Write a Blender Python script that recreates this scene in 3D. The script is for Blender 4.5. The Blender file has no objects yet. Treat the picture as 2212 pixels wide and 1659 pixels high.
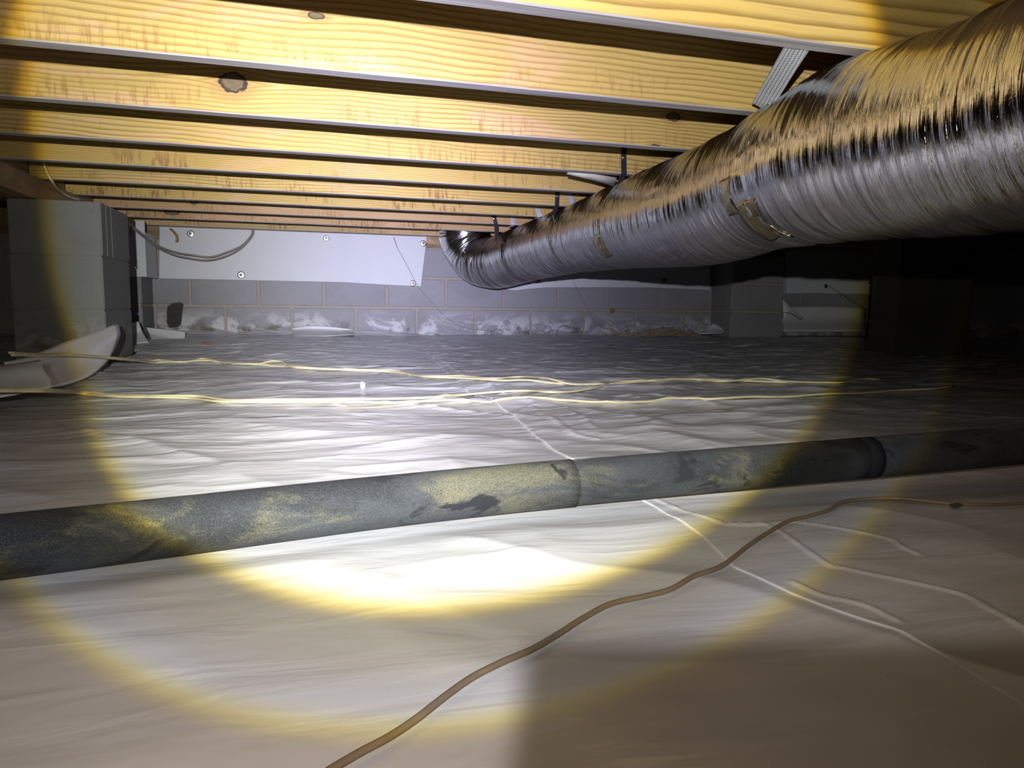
import bpy, bmesh, math, random
import numpy as np
from mathutils import Vector, Matrix

random.seed(7)
SC = bpy.context.scene
C = SC.collection
ZO = 0.249                                   # height of the lens above the floor

# ------------------------------------------------------------------ camera
FPX = 1532.23
AX_R = np.array((0.96340434, -0.26777658, 0.01215630))
AX_U = np.array((0.01763000, 0.10855088, 0.99393455))
AX_F = np.array((0.26747197, 0.95734655, -0.10929929))
cam_data = bpy.data.cameras.new('camera')
cam = bpy.data.objects.new('camera', cam_data)
C.objects.link(cam)
cam_data.sensor_fit = 'HORIZONTAL'
cam_data.sensor_width = 36.0
cam_data.lens = 36.0 * FPX / 2212.0
cam_data.clip_start = 0.02
cam.matrix_world = Matrix(((AX_R[0], AX_U[0], -AX_F[0], 0), (AX_R[1], AX_U[1], -AX_F[1], 0),
                           (AX_R[2], AX_U[2], -AX_F[2], ZO), (0, 0, 0, 1)))
SC.camera = cam
SC.view_settings.view_transform = 'Standard'
SC.view_settings.look = 'None'
SC.view_settings.gamma = 1.0
SC.view_settings.use_curve_mapping = False
SC.view_settings.exposure = 0.0

# ------------------------------------------------------------------ world: a closed, unlit crawl space
w = bpy.data.worlds.new('world')
SC.world = w
w.use_nodes = True
w.node_tree.nodes['Background'].inputs[0].default_value = (0.02, 0.018, 0.016, 1)
w.node_tree.nodes['Background'].inputs[1].default_value = 0.05

# ------------------------------------------------------------------ the hand torch (a beam with a hot centre and two coloured rims)
LAMP_POS = (-0.0933, -0.1653, ZO + 0.0922)
LAMP_AX = Vector((0.23026, 0.97104, 0.06366)).normalized()
LAMP_SCALE = 39.5
ld = bpy.data.lights.new('torch_beam', 'SPOT')
ld.energy = LAMP_SCALE
ld.spot_size = math.radians(170)
ld.spot_blend = 0.0
ld.shadow_soft_size = 0.006
ld.color = (1, 1, 1)
lamp = bpy.data.objects.new('torch_beam', ld)
C.objects.link(lamp)
rt = LAMP_AX.cross(Vector((0, 0, 1))).normalized()
up = rt.cross(LAMP_AX)
lamp.matrix_world = Matrix(((rt.x, up.x, -LAMP_AX.x, LAMP_POS[0]), (rt.y, up.y, -LAMP_AX.y, LAMP_POS[1]),
                            (rt.z, up.z, -LAMP_AX.z, LAMP_POS[2]), (0, 0, 0, 1)))
ld.use_nodes = True
nt = ld.node_tree
nt.nodes.clear()
def N(tree, kind, **kw):
    n = tree.nodes.new(kind)
    for k, v in kw.items():
        setattr(n, k, v)
    return n
def MATH(tree, op, a, b=None, c=None, clamp=False):
    n = tree.nodes.new('ShaderNodeMath')
    n.operation = op
    n.use_clamp = clamp
    for i, v in enumerate((a, b, c)):
        if v is None:
            continue
        if isinstance(v, (int, float)):
            n.inputs[i].default_value = v
        else:
            tree.links.new(v, n.inputs[i])
    return n.outputs[0]
def SMOOTH(tree, v, a, b, lo=0.0, hi=1.0):
    n = tree.nodes.new('ShaderNodeMapRange')
    n.interpolation_type = 'SMOOTHSTEP'
    n.inputs['From Min'].default_value = a
    n.inputs['From Max'].default_value = b
    n.inputs['To Min'].default_value = lo
    n.inputs['To Max'].default_value = hi
    tree.links.new(v, n.inputs['Value'])
    return n.outputs['Result']
def RAMP(tree, fac, stops, interp='LINEAR'):
    n = tree.nodes.new('ShaderNodeValToRGB')
    r = n.color_ramp
    r.interpolation = interp
    while len(r.elements) > len(stops):
        r.elements.remove(r.elements[-1])
    while len(r.elements) < len(stops):
        r.elements.new(0.5)
    for i, (p, c) in enumerate(stops):
        r.elements[i].position = p
    for i, (p, c) in enumerate(stops):
        r.elements[i].color = (c[0], c[1], c[2], 1)
    if fac is not None:
        tree.links.new(fac, n.inputs[0])
    return n.outputs[0]
def beam():
    tc = N(nt, 'ShaderNodeTexCoord')
    sep = N(nt, 'ShaderNodeSeparateXYZ')
    nrm = N(nt, 'ShaderNodeVectorMath', operation='NORMALIZE')
    nt.links.new(tc.outputs['Normal'], nrm.inputs[0])
    nt.links.new(nrm.outputs[0], sep.inputs[0])
    x, y, z = sep.outputs
    z = MATH(nt, 'MULTIPLY', z, -1.0)
    x = MATH(nt, 'MULTIPLY', x, 1.0)
    y = MATH(nt, 'MULTIPLY', y, 1.0)
    th = MATH(nt, 'MULTIPLY', MATH(nt, 'ARCCOSINE', MATH(nt, 'MINIMUM', z, 0.99999)), 180 / math.pi)
    # rim colours by angle off the axis
    stops = [(0, (0.72, 0.715, 1.0)), (10, (0.76, 0.765, 1.0)), (15, (0.86, 0.87, 1.0)), (20, (0.95, 0.96, 1.0)), (25, (0.97, 1.0, 1.0)),
             (27.1, (1.0, 1.0, 0.95)), (27.7, (1.0, 0.96, 0.66)), (28.2, (0.86, 0.68, 0.18)), (28.6, (0.3, 0.25, 0.13)), (29.0, (0.1936, 0.187, 0.1606)),
             (31, (0.187, 0.1826, 0.1694)), (32.8, (0.198, 0.2002, 0.2156)), (33.6, (0.2255, 0.2244, 0.2266)), (34.05, (0.264, 0.2332, 0.1045)), (34.5, (0.165, 0.1375, 0.077)),
             (34.9, (0.1232, 0.11, 0.1034)), (37.5, (0.1188, 0.1056, 0.099)), (42, (0.077, 0.066, 0.0572)), (50, (0.036, 0.029, 0.023)), (60, (0.015, 0.012, 0.01)), (75, (0.0, 0.0, 0.0))]
    col = RAMP(nt, MATH(nt, 'DIVIDE', th, 80.0), [(a / 80.0, c) for a, c in stops])
    # hot spot, off to the left of the reflector's axis
    hot = Vector((math.sin(math.radians(-6.5)), math.sin(math.radians(-4.0)), -1)).normalized()
    dt = N(nt, 'ShaderNodeVectorMath', operation='DOT_PRODUCT')
    nt.links.new(nrm.outputs[0], dt.inputs[0])
    dt.inputs[1].default_value = hot
    tha = MATH(nt, 'MULTIPLY', MATH(nt, 'ARCCOSINE', MATH(nt, 'MINIMUM', dt.outputs['Value'], 0.99999)), 180 / math.pi)
    g = MATH(nt, 'EXPONENT', MATH(nt, 'MULTIPLY', MATH(nt, 'POWER', MATH(nt, 'DIVIDE', tha, 12.0), 2.0), -1.0))
    inten = MATH(nt, 'ADD', MATH(nt, 'MULTIPLY', g, 46.0), 5.3)
    # shadow of an unseen hand, cut into the beam at the spill's lower right
    u = MATH(nt, 'DIVIDE', x, z)
    v = MATH(nt, 'DIVIDE', y, z)
    blk = MATH(nt, 'MULTIPLY', SMOOTH(nt, u, .105, .155), SMOOTH(nt, v, -.555, -.605))
    blk = MATH(nt, 'MULTIPLY', blk, SMOOTH(nt, th, 28.3, 29.3))
    mask = MATH(nt, 'SUBTRACT', 1.0, MATH(nt, 'MULTIPLY', blk, .85))
    em = N(nt, 'ShaderNodeEmission')
    nt.links.new(col, em.inputs['Color'])
    nt.links.new(MATH(nt, 'MULTIPLY', inten, mask), em.inputs['Strength'])
    out = N(nt, 'ShaderNodeOutputLight')
    nt.links.new(em.outputs[0], out.inputs[0])
beam()

# ------------------------------------------------------------------ helpers
def ray(x, y):
    return AX_F + AX_R * ((x - 1106.0) / FPX) + AX_U * ((829.5 - y) / FPX)
def on_y(x, y, Y):                            # the point of the plane Y = const seen at a pixel of the photograph
    d = ray(x, y)
    q = d * (Y / d[1])
    return Vector((q[0], q[1], q[2] + ZO))
def on_z(x, y, z=0.0):
    d = ray(x, y)
    q = d * ((z - ZO) / d[2])
    return Vector((q[0], q[1], q[2] + ZO))

def link(name, me, mat=None, parent=None, loc=None):
    o = bpy.data.objects.new(name, me)
    C.objects.link(o)
    if mat is not None and hasattr(me, 'materials') and len(me.materials) == 0:
        for m in (mat if isinstance(mat, (list, tuple)) else [mat]):
            me.materials.append(m)
    if parent is not None:
        o.parent = parent
    if loc is not None:
        o.location = loc
    return o
def tag(o, label=None, cat=None, group=None, kind=None):
    if label: o['label'] = label
    if cat: o['category'] = cat
    if group: o['group'] = group
    if kind: o['kind'] = kind
    return o
def empty(name, loc):
    o = bpy.data.objects.new(name, None)
    o.empty_display_size = 0.05
    C.objects.link(o)
    o.location = loc
    return o
def mesh(name, verts, faces, smooth=False, mats=None):
    me = bpy.data.meshes.new(name)
    me.from_pydata([tuple(v) for v in verts], [], faces)
    if mats is not None:
        me.polygons.foreach_set('material_index', mats)
    if smooth:
        me.polygons.foreach_set('use_smooth', [True] * len(me.polygons))
    me.update()
    return me
def fix(me):
    bm = bmesh.new()
    bm.from_mesh(me)
    bmesh.ops.recalc_face_normals(bm, faces=bm.faces)
    bm.to_mesh(me)
    bm.free()
    return me
def box_mesh(name, lo, hi, bev=0.0):
    bm = bmesh.new()
    bmesh.ops.create_cube(bm, size=1.0)
    for v in bm.verts:
        v.co = Vector([(lo[i] + hi[i]) / 2 + v.co[i] * (hi[i] - lo[i]) for i in range(3)])
    if bev:
        bmesh.ops.bevel(bm, geom=bm.edges[:], offset=bev, segments=1, affect='EDGES')
    me = bpy.data.meshes.new(name)
    bm.to_mesh(me)
    bm.free()
    return me
def grid_mesh(name, P, smooth=True, thick=0.0, closed_u=False):
    """P: rows of points -> a quad sheet, given thickness along its normals when asked"""
    n, m = len(P), len(P[0])
    vs = [Vector(p) for r in P for p in r]
    fs = []
    for i in range(n - 1):
        for j in range(m - 1 if not closed_u else m):
            j2 = (j + 1) % m
            fs.append((i * m + j, i * m + j2, (i + 1) * m + j2, (i + 1) * m + j))
    me = mesh(name, vs, fs, smooth)
    if thick:
        bm = bmesh.new()
        bm.from_mesh(me)
        bmesh.ops.solidify(bm, geom=bm.faces[:], thickness=thick)
        bm.to_mesh(me)
        bm.free()
        if smooth:
            me.polygons.foreach_set('use_smooth', [True] * len(me.polygons))
    return me
def spline(pts, sub=8):
    P = [Vector(p) for p in pts]
    P = [P[0] * 2 - P[1]] + P + [P[-1] * 2 - P[-2]]
    out = []
    for i in range(1, len(P) - 2):
        a, b, c, d = P[i - 1:i + 3]
        for k in range(sub):
            t = k / sub
            out.append(0.5 * ((2 * b) + (c - a) * t + (2 * a - 5 * b + 4 * c - d) * t * t + (3 * b - a - 3 * c + d) * t ** 3))
    out.append(P[-2].copy())
    return out
def frames(pts):
    T = []
    for i in range(len(pts)):
        t = pts[min(i + 1, len(pts) - 1)] - pts[max(i - 1, 0)]
        T.append(t.normalized())
    n = Vector((0, 0, 1)) - T[0] * T[0].z
    if n.length < 1e-3:
        n = Vector((1, 0, 0))
    n.normalize()
    out = []
    for t in T:
        n = (n - t * n.dot(t)).normalized()
        out.append((t, n, t.cross(n)))
    return out
def tube_mesh(name, pts, r, seg=8, flat=1.0, caps=True):
    fr = frames(pts)
    vs, fs = [], []
    for i, (p, (t, n, b)) in enumerate(zip(pts, fr)):
        rr = r[i] if isinstance(r, (list, tuple)) else r
        for k in range(seg):
            a = 2 * math.pi * k / seg
            vs.append(p + n * (math.cos(a) * rr * flat) + b * (math.sin(a) * rr))
    for i in range(len(pts) - 1):
        for k in range(seg):
            k2 = (k + 1) % seg
            fs.append((i * seg + k, (i + 1) * seg + k, (i + 1) * seg + k2, i * seg + k2))
    if caps:
        fs.append(tuple(range(seg)))
        fs.append(tuple(range((len(pts) - 1) * seg + seg - 1, (len(pts) - 1) * seg - 1, -1)))
    return fix(mesh(name, vs, fs, True))

# lattice noise for real relief
def vnoise(x, y, seed=0):
    xi = np.floor(x).astype(np.int64); yi = np.floor(y).astype(np.int64)
    fx = x - xi; fy = y - yi
    fx = fx * fx * fx * (fx * (fx * 6 - 15) + 10); fy = fy * fy * fy * (fy * (fy * 6 - 15) + 10)
    def h(a, b):
        k = (a * 374761393 + b * 668265263 + seed * 974711) & 0xFFFFFFFF
        k = ((k ^ (k >> 13)) * 1274126177) & 0xFFFFFFFF
        k = ((k ^ (k >> 16)) * 2246822519) & 0xFFFFFFFF
        return ((k >> 8) & 0xFFFF) / 65535.0
    return (h(xi, yi) * (1 - fx) + h(xi + 1, yi) * fx) * (1 - fy) + (h(xi, yi + 1) * (1 - fx) + h(xi + 1, yi + 1) * fx) * fy
def fbm(x, y, seed=0, o=3):
    s = 0; a = 1; t = 0
    for i in range(o):
        s = s + a * vnoise(x, y, seed + i * 17); t += a
        x = x * 2.03 + 3.1; y = y * 2.03 + 1.7; a *= .5
    return s / t
def ridge(x, y, seed=0, o=2):
    return 1 - np.abs(2 * fbm(x, y, seed, o) - 1)

# ------------------------------------------------------------------ materials
def new_mat(name):
    m = bpy.data.materials.new(name)
    m.use_nodes = True
    t = m.node_tree
    return m, t, t.nodes['Principled BSDF']
def setp(b, **kw):
    for k, v in kw.items():
        b.inputs[k.replace('_', ' ')].default_value = v
def NOISE(t, vec, scale, detail=4, rough=.55, dist=0.0):
    n = N(t, 'ShaderNodeTexNoise')
    n.inputs['Scale'].default_value = scale
    n.inputs['Detail'].default_value = detail
    n.inputs['Roughness'].default_value = rough
    n.inputs['Distortion'].default_value = dist
    if vec is not None:
        t.links.new(vec, n.inputs['Vector'])
    return n.outputs[0]
def MAPV(t, vec, scale=(1, 1, 1), loc=(0, 0, 0)):
    n = N(t, 'ShaderNodeMapping')
    n.inputs['Scale'].default_value = scale
    n.inputs['Location'].default_value = loc
    t.links.new(vec, n.inputs[0])
    return n.outputs[0]
def MIX(t, fac, a, b, blend='MIX'):
    n = N(t, 'ShaderNodeMix', data_type='RGBA', blend_type=blend)
    n.clamp_factor = True
    for sock, v in ((n.inputs[0], fac), (n.inputs[6], a), (n.inputs[7], b)):
        if isinstance(v, (int, float)):
            sock.default_value = v
        elif isinstance(v, (tuple, list)):
            sock.default_value = (v[0], v[1], v[2], 1)
        else:
            t.links.new(v, sock)
    return n.outputs[2]
def BUMP(t, h, strength, dist=.01, normal=None):
    n = N(t, 'ShaderNodeBump')
    n.inputs['Strength'].default_value = strength
    n.inputs['Distance'].default_value = dist
    t.links.new(h, n.inputs['Height'])
    if normal is not None:
        t.links.new(normal, n.inputs['Normal'])
    return n.outputs[0]
def OBJCO(t):
    return N(t, 'ShaderNodeTexCoord').outputs['Object']

def plain(name, col, rough=.6, metal=0.0, var=.15, scale=30, bump=0.0, spec=.5):
    m, t, b = new_mat(name)
    co = OBJCO(t)
    n = NOISE(t, co, scale)
    c = MIX(t, n, [x * (1 - var) for x in col], [min(1, x * (1 + var)) for x in col])
    t.links.new(c, b.inputs['Base Color'])
    setp(b, Roughness=rough, Metallic=metal)
    b.inputs['Specular IOR Level'].default_value = spec
    if bump:
        t.links.new(BUMP(t, NOISE(t, co, scale * 3), bump, .002), b.inputs['Normal'])
    return m

def pine(name, seed, pith_z=.2, pith_y=.05, freq=75.0, knots=(), light=(.41, .29, .092), dark=(.19, .105, .026), stain=.5, pink=.35):
    m, t, b = new_mat(name)
    co = OBJCO(t)
    rnd = random.Random(seed)
    off = (rnd.uniform(-9, 9), rnd.uniform(-9, 9), rnd.uniform(-9, 9))
    cos = MAPV(t, co, (1, 1, 1), off)
    sep = N(t, 'ShaderNodeSeparateXYZ'); t.links.new(co, sep.inputs[0])
    x, y, z = sep.outputs
    warp = MATH(t, 'MULTIPLY', MATH(t, 'SUBTRACT', NOISE(t, MAPV(t, cos, (1.6, 1.6, 5)), 1.0, 2), .5), .05)
    warp2 = MATH(t, 'MULTIPLY', MATH(t, 'SUBTRACT', NOISE(t, MAPV(t, cos, (9, 9, 40)), 1.0, 2), .5), .006)
    drift = MATH(t, 'MULTIPLY', x, rnd.uniform(-.02, .03))
    zz = MATH(t, 'ADD', MATH(t, 'SUBTRACT', z, pith_z), MATH(t, 'ADD', warp, MATH(t, 'ADD', warp2, drift)))
    kd = None
    for (kx, kz, kr, kst) in knots:
        dx = MATH(t, 'MULTIPLY', MATH(t, 'SUBTRACT', x, kx), kst)
        dz = MATH(t, 'SUBTRACT', z, kz)
        d = MATH(t, 'SQRT', MATH(t, 'ADD', MATH(t, 'MULTIPLY', dx, dx), MATH(t, 'MULTIPLY', dz, dz)))
        # the grain bows round the knot
        push = MATH(t, 'MULTIPLY', MATH(t, 'EXPONENT', MATH(t, 'MULTIPLY', d, -1.0 / (kr * 1.6))), kr * 1.3)
        sgn = MATH(t, 'MULTIPLY', MATH(t, 'SIGN', dz), push)
        zz = MATH(t, 'SUBTRACT', zz, sgn)
        k = MATH(t, 'DIVIDE', MATH(t, 'ADD', d, MATH(t, 'MULTIPLY', MATH(t, 'SUBTRACT', NOISE(t, cos, 60, 3), .5), kr * .7)), kr)
        kd = k if kd is None else MATH(t, 'MINIMUM', kd, k)
    yy = MATH(t, 'ADD', y, pith_y)
    r = MATH(t, 'SQRT', MATH(t, 'ADD', MATH(t, 'MULTIPLY', zz, zz), MATH(t, 'MULTIPLY', yy, yy)))
    ph = MATH(t, 'FRACT', MATH(t, 'MULTIPLY', r, freq))
    late = RAMP(t, ph, [(0, (0, 0, 0)), (.45, (.05, .05, .05)), (.80, (.75, .75, .75)), (.90, (.9, .9, .9)), (1.0, (0, 0, 0))])
    fibre = NOISE(t, MAPV(t, cos, (4, 260, 260)), 1.0, 2)
    tone = NOISE(t, MAPV(t, cos, (1.1, 3, 3)), 1.0, 3)
    late = MATH(t, 'MULTIPLY', late, MATH(t, 'ADD', .50, MATH(t, 'MULTIPLY', NOISE(t, MAPV(t, cos, (3, 8, 14)), 1.0, 3), .85)))
    c = MIX(t, late, light, dark)
    c = MIX(t, SMOOTH(t, tone, .35, .7, 0, .35), c, [light[0] * .86, light[1] * .78, light[2] * .62])
    c = MIX(t, SMOOTH(t, fibre, .45, .75, 0, .18), c, dark)
    # pale damp patches where the sap has turned
    pk = SMOOTH(t, NOISE(t, MAPV(t, cos, (2.6, 2.6, 9)), 1.0, 4, .6, .6), .56, .60)
    c = MIX(t, MATH(t, 'MULTIPLY', pk, pink), c, MIX(t, late, (.46, .29, .17), (.30, .15, .07)))
    # brown mill marks, combed upright, near the lower edge
    comb = NOISE(t, MAPV(t, cos, (85, 1, 14)), 1.0, 3, .6)
    band = NOISE(t, MAPV(t, cos, (3.2, 1, 4)), 1.0, 3)
    low = SMOOTH(t, z, .012, .075, 1.0, .15)
    mk = MATH(t, 'MULTIPLY', MATH(t, 'MULTIPLY', SMOOTH(t, comb, .49, .62), SMOOTH(t, band, .46, .58)), low)
    c = MIX(t, MATH(t, 'MULTIPLY', mk, stain), c, (.19, .085, .027))
    if kd is not None:
        c = MIX(t, SMOOTH(t, kd, 2.6, .9, 0, .55), c, (.26, .13, .042))
        c = MIX(t, SMOOTH(t, kd, 1.0, .85), c, MIX(t, NOISE(t, cos, 90, 4), (.15, .115, .06), (.06, .04, .022)))
        ringm = MATH(t, 'MULTIPLY', SMOOTH(t, kd, .72, .86), SMOOTH(t, kd, 1.08, .95))
        c = MIX(t, ringm, c, (.035, .02, .012))
    t.links.new(c, b.inputs['Base Color'])
    setp(b, Roughness=.62)
    b.inputs['Specular IOR Level'].default_value = .25
    t.links.new(BUMP(t, MATH(t, 'ADD', late, MATH(t, 'MULTIPLY', fibre, .6)), .25, .002), b.inputs['Normal'])
    return m

def edge_wood():
    m, t, b = new_mat('grey_sawn_edge')
    co = OBJCO(t)
    f = NOISE(t, MAPV(t, co, (3, 220, 40)), 1.0, 4)
    p = NOISE(t, MAPV(t, co, (1.5, 12, 12)), 1.0, 3)
    c = MIX(t, SMOOTH(t, f, .35, .7), (.23, .205, .20), (.36, .335, .33))
    c = MIX(t, SMOOTH(t, p, .5, .7, 0, .5), c, (.36, .30, .18))
    t.links.new(c, b.inputs['Base Color'])
    setp(b, Roughness=.7)
    t.links.new(BUMP(t, f, .4, .002), b.inputs['Normal'])
    return m

def poly_sheet():
    m, t, b = new_mat('white_plastic_sheeting')
    co = OBJCO(t)
    n1 = NOISE(t, MAPV(t, co, (3, 7, 3)), 1.0, 4)
    c = MIX(t, SMOOTH(t, n1, .3, .75), (.36, .356, .358), (.42, .416, .418))
    dirt = SMOOTH(t, NOISE(t, MAPV(t, co, (1.2, 1.2, 1)), 1.0, 6, .65), .60, .80, 0, .25)
    c = MIX(t, dirt, c, (.25, .21, .16))
    specks = SMOOTH(t, NOISE(t, co, 150, 2), .77, .80, 0, .5)
    c = MIX(t, specks, c, (.3, .22, .14))
    t.links.new(c, b.inputs['Base Color'])
    setp(b, Roughness=.30)
    b.inputs['Specular IOR Level'].default_value = .85
    rg = NOISE(t, MAPV(t, co, (5, 9, 5)), 1.0, 3)
    t.links.new(SMOOTH(t, rg, .3, .7, .22, .38), b.inputs['Roughness'])
    sp = N(t, 'ShaderNodeSeparateXYZ'); t.links.new(co, sp.inputs[0])
    slack = SMOOTH(t, sp.outputs[1], .75, 1.7, .30, 1.0)
    slack = MATH(t, 'MULTIPLY', slack, SMOOTH(t, sp.outputs[1], 1.6, 3.8, 1.0, 2.2))
    h1 = MATH(t, 'MULTIPLY', NOISE(t, MAPV(t, co, (6, 21, 9)), 1.0, 3, .5, .8), slack)
    h2 = MATH(t, 'MULTIPLY', NOISE(t, MAPV(t, co, (30, 80, 40)), 1.0, 3, .5, .4), MATH(t, 'POWER', slack, 1.6))
    nb = BUMP(t, h1, .5, .013)
    nb = BUMP(t, h2, .16, .004, nb)
    t.links.new(nb, b.inputs['Normal'])
    return m

def flap_mat():
    m, t, b = new_mat('white_plastic_flap')
    co = OBJCO(t)
    c = MIX(t, NOISE(t, co, 9, 3), (.42, .415, .415), (.50, .495, .495))
    t.links.new(c, b.inputs['Base Color'])
    setp(b, Roughness=.34)
    t.links.new(BUMP(t, NOISE(t, co, 7, 2), .15, .01), b.inputs['Normal'])
    return m

def block_mat(name, col, eff=0.0):
    m, t, b = new_mat(name)
    g = N(t, 'ShaderNodeNewGeometry').outputs['Position']
    oi = N(t, 'ShaderNodeObjectInfo')
    n = NOISE(t, g, 120, 3)
    n2 = NOISE(t, MAPV(t, g, (3, 3, 5)), 1.0, 4)
    c = MIX(t, n, [x * .86 for x in col], [x * 1.12 for x in col])
    c = MIX(t, SMOOTH(t, n2, .4, .75, 0, .5), c, [col[0] * .72, col[1] * .70, col[2] * .64])
    c = MIX(t, MATH(t, 'MULTIPLY', oi.outputs['Random'], .25), c, [col[0] * .8, col[1] * .8, col[2] * .85])
    if eff:
        sep = N(t, 'ShaderNodeSeparateXYZ'); t.links.new(g, sep.inputs[0])
        lowz = SMOOTH(t, sep.outputs[2], .23, .10)
        e = SMOOTH(t, NOISE(t, MAPV(t, g, (5, 5, 9), (4, 0, 2)), 1.0, 6, .68, .9), .47, .58)
        c = MIX(t, MATH(t, 'MULTIPLY', MATH(t, 'MULTIPLY', e, lowz), eff), c, (.38, .375, .38))
        dk = SMOOTH(t, NOISE(t, MAPV(t, g, (6, 6, 11), (0, 3, 7)), 1.0, 5, .65, .6), .51, .60)
        low2 = SMOOTH(t, sep.outputs[2], .17, .06)
        c = MIX(t, MATH(t, 'MULTIPLY', MATH(t, 'MULTIPLY', dk, low2), .85), c, (.08, .066, .043))
    t.links.new(c, b.inputs['Base Color'])
    setp(b, Roughness=.9)
    b.inputs['Specular IOR Level'].default_value = .15
    t.links.new(BUMP(t, n, .5, .003), b.inputs['Normal'])
    return m

def foil_mat():
    m, t, b = new_mat('crinkled_silver_foil')
    uv = N(t, 'ShaderNodeUVMap').outputs[0]            # u: metres along, v: turns around
    h1 = NOISE(t, MAPV(t, uv, (75, 5, 1)), 1.0, 3, .55, .5)
    h2 = NOISE(t, MAPV(t, uv, (260, 16, 1)), 1.0, 3, .55, .6)
    h3 = NOISE(t, MAPV(t, uv, (24, 5, 1)), 1.0, 2, .5, 1.2)
    h4 = NOISE(t, MAPV(t, uv, (150, 38, 1)), 1.0, 4, .6, 1.6)
    c = MIX(t, NOISE(t, MAPV(t, uv, (6, 4, 1)), 1.0, 3), (.42, .42, .435), (.66, .655, .655))
    t.links.new(c, b.inputs['Base Color'])
    setp(b, Roughness=.075, Metallic=1.0)
    nb = BUMP(t, h3, .25, .012)
    nb = BUMP(t, h1, .60, .005, nb)
    nb = BUMP(t, h4, .16, .0030, nb)
    nb = BUMP(t, h2, .60, .0018, nb)
    t.links.new(nb, b.inputs['Normal'])
    return m

def pipe_mat():
    m, t, b = new_mat('mouldy_black_foam')
    co = OBJCO(t)
    n = NOISE(t, MAPV(t, co, (4, 9, 9)), 1.0, 6, .62)
    n2 = NOISE(t, MAPV(t, co, (6, 16, 16), (5.3, 2, 1.4)), 1.0, 6, .65, .5)
    gr = NOISE(t, co, 760, 3, .75)
    c = MIX(t, SMOOTH(t, n, .40, .58), (.010, .011, .012), (.029, .031, .033))
    c = MIX(t, SMOOTH(t, gr, .44, .68, 0, .42), c, (.060, .063, .066))
    c = MIX(t, SMOOTH(t, gr, .50, .34, 0, .40), c, (.007, .0075, .008))
    spot = SMOOTH(t, n2, .49, .66, 0, .72)
    c = MIX(t, MATH(t, 'MULTIPLY', spot, SMOOTH(t, gr, .25, .70)), c, (.135, .126, .062))
    bl = SMOOTH(t, NOISE(t, MAPV(t, co, (11, 18, 18), (1, 7, 3)), 1.0, 4, .6, .8), .57, .63)
    c = MIX(t, bl, c, (.010, .0105, .0115))
    t.links.new(c, b.inputs['Base Color'])
    setp(b, Roughness=.75)
    b.inputs['Specular IOR Level'].default_value = .22
    t.links.new(BUMP(t, gr, .8, .0025), b.inputs['Normal'])
    return m

def woven_mat():
    m, t, b = new_mat('woven_strap')
    uv = N(t, 'ShaderNodeUVMap').outputs[0]
    sep = N(t, 'ShaderNodeSeparateXYZ'); t.links.new(uv, sep.inputs[0])
    a = MATH(t, 'ABSOLUTE', MATH(t, 'SUBTRACT', MATH(t, 'FRACT', MATH(t, 'MULTIPLY', sep.outputs[0], 150)), .5))
    d = MATH(t, 'ABSOLUTE', MATH(t, 'SUBTRACT', MATH(t, 'FRACT', MATH(t, 'MULTIPLY', sep.outputs[1], 125)), .5))
    cell = MATH(t, 'MULTIPLY', SMOOTH(t, a, .46, .40), SMOOTH(t, d, .42, .32))
    c = MIX(t, cell, (.05, .053, .075), (.62, .625, .62))
    t.links.new(c, b.inputs['Base Color'])
    setp(b, Roughness=.45)
    t.links.new(BUMP(t, cell, .6, .001), b.inputs['Normal'])
    return m

M = {}
M['edge'] = edge_wood()
M['sheet'] = poly_sheet()
M['flap'] = flap_mat()
M['soil'] = plain('damp_soil', (.20, .15, .10), .95, 0, .4, 25, .8)
M['subfloor'] = plain('subfloor_boards', (.16, .10, .05), .8, 0, .3, 8)
M['block'] = block_mat('grey_block', (.205, .20, .205), .9)
M['pier'] = block_mat('pale_block', (.14, .14, .133), .2)
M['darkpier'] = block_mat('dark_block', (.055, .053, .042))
M['plainblock'] = block_mat('plain_grey_block', (.19, .185, .18))
M['mortar'] = plain('tan_mortar', (.225, .20, .16), .95, 0, .2, 60, .6)
M['foam'] = plain('white_foam', (.40, .40, .41), .75, 0, .04, 14, .15, .3)
M['foil'] = foil_mat()
M['pipe'] = pipe_mat()
M['rubber'] = plain('black_rubber', (.010, .010, .011), .85, 0, .2, 40, .3, .12)
M['steel'] = plain('bright_steel', (.75, .75, .76), .25, 1.0, .1, 40)
M['zinc'] = plain('galvanised_strap', (.40, .41, .46), .45, .35, .1, 60)
M['blackstrap'] = plain('black_strap', (.022, .022, .026), .32, 0, .2, 60)
M['woven'] = woven_mat()
M['cream'] = plain('cream_cable', (.42, .365, .205), .55, 0, .35, 28)
M['tan'] = plain('tan_cable', (.125, .088, .053), .6, 0, .3, 30)
M['greycable'] = plain('grey_cable', (.17, .155, .13), .55, 0, .2, 30)
M['whitecable'] = plain('white_cable', (.42, .40, .33), .5, 0, .1, 30)
M['thin'] = plain('thin_wire', (.13, .125, .13), .5, 0, .2, 30)
M['girder'] = pine('girder_wood', 91, .3, .08, 60, light=(.26, .18, .085), dark=(.15, .09, .035), stain=.3)
M['sill'] = pine('sill_wood', 92, .1, .08, 60, light=(.20, .14, .075), dark=(.12, .075, .04), stain=.3)
M['gold'] = plain('yellowed_tape', (.36, .29, .125), .2, 1.0, .2, 30, .4)
M['straw'] = plain('dry_straw', (.20, .16, .105), .9, 0, .6, 30)
M['bark'] = plain('brown_sliver', (.2, .115, .05), .8, 0, .3, 60)
M['dab'] = plain('amber_foam_dab', (.17, .105, .03), .7, 0, .3, 80, .8)
M['hole'] = plain('cavity_shade_and_scraps', (.026, .024, .019), .95, 0, .5, 40, .8)  # near-black stands for the shade inside the broken opening; specks and scraps share it
M['white'] = plain('white_bead', (.5, .49, .44), .7, 0, .1, 80)
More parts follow.
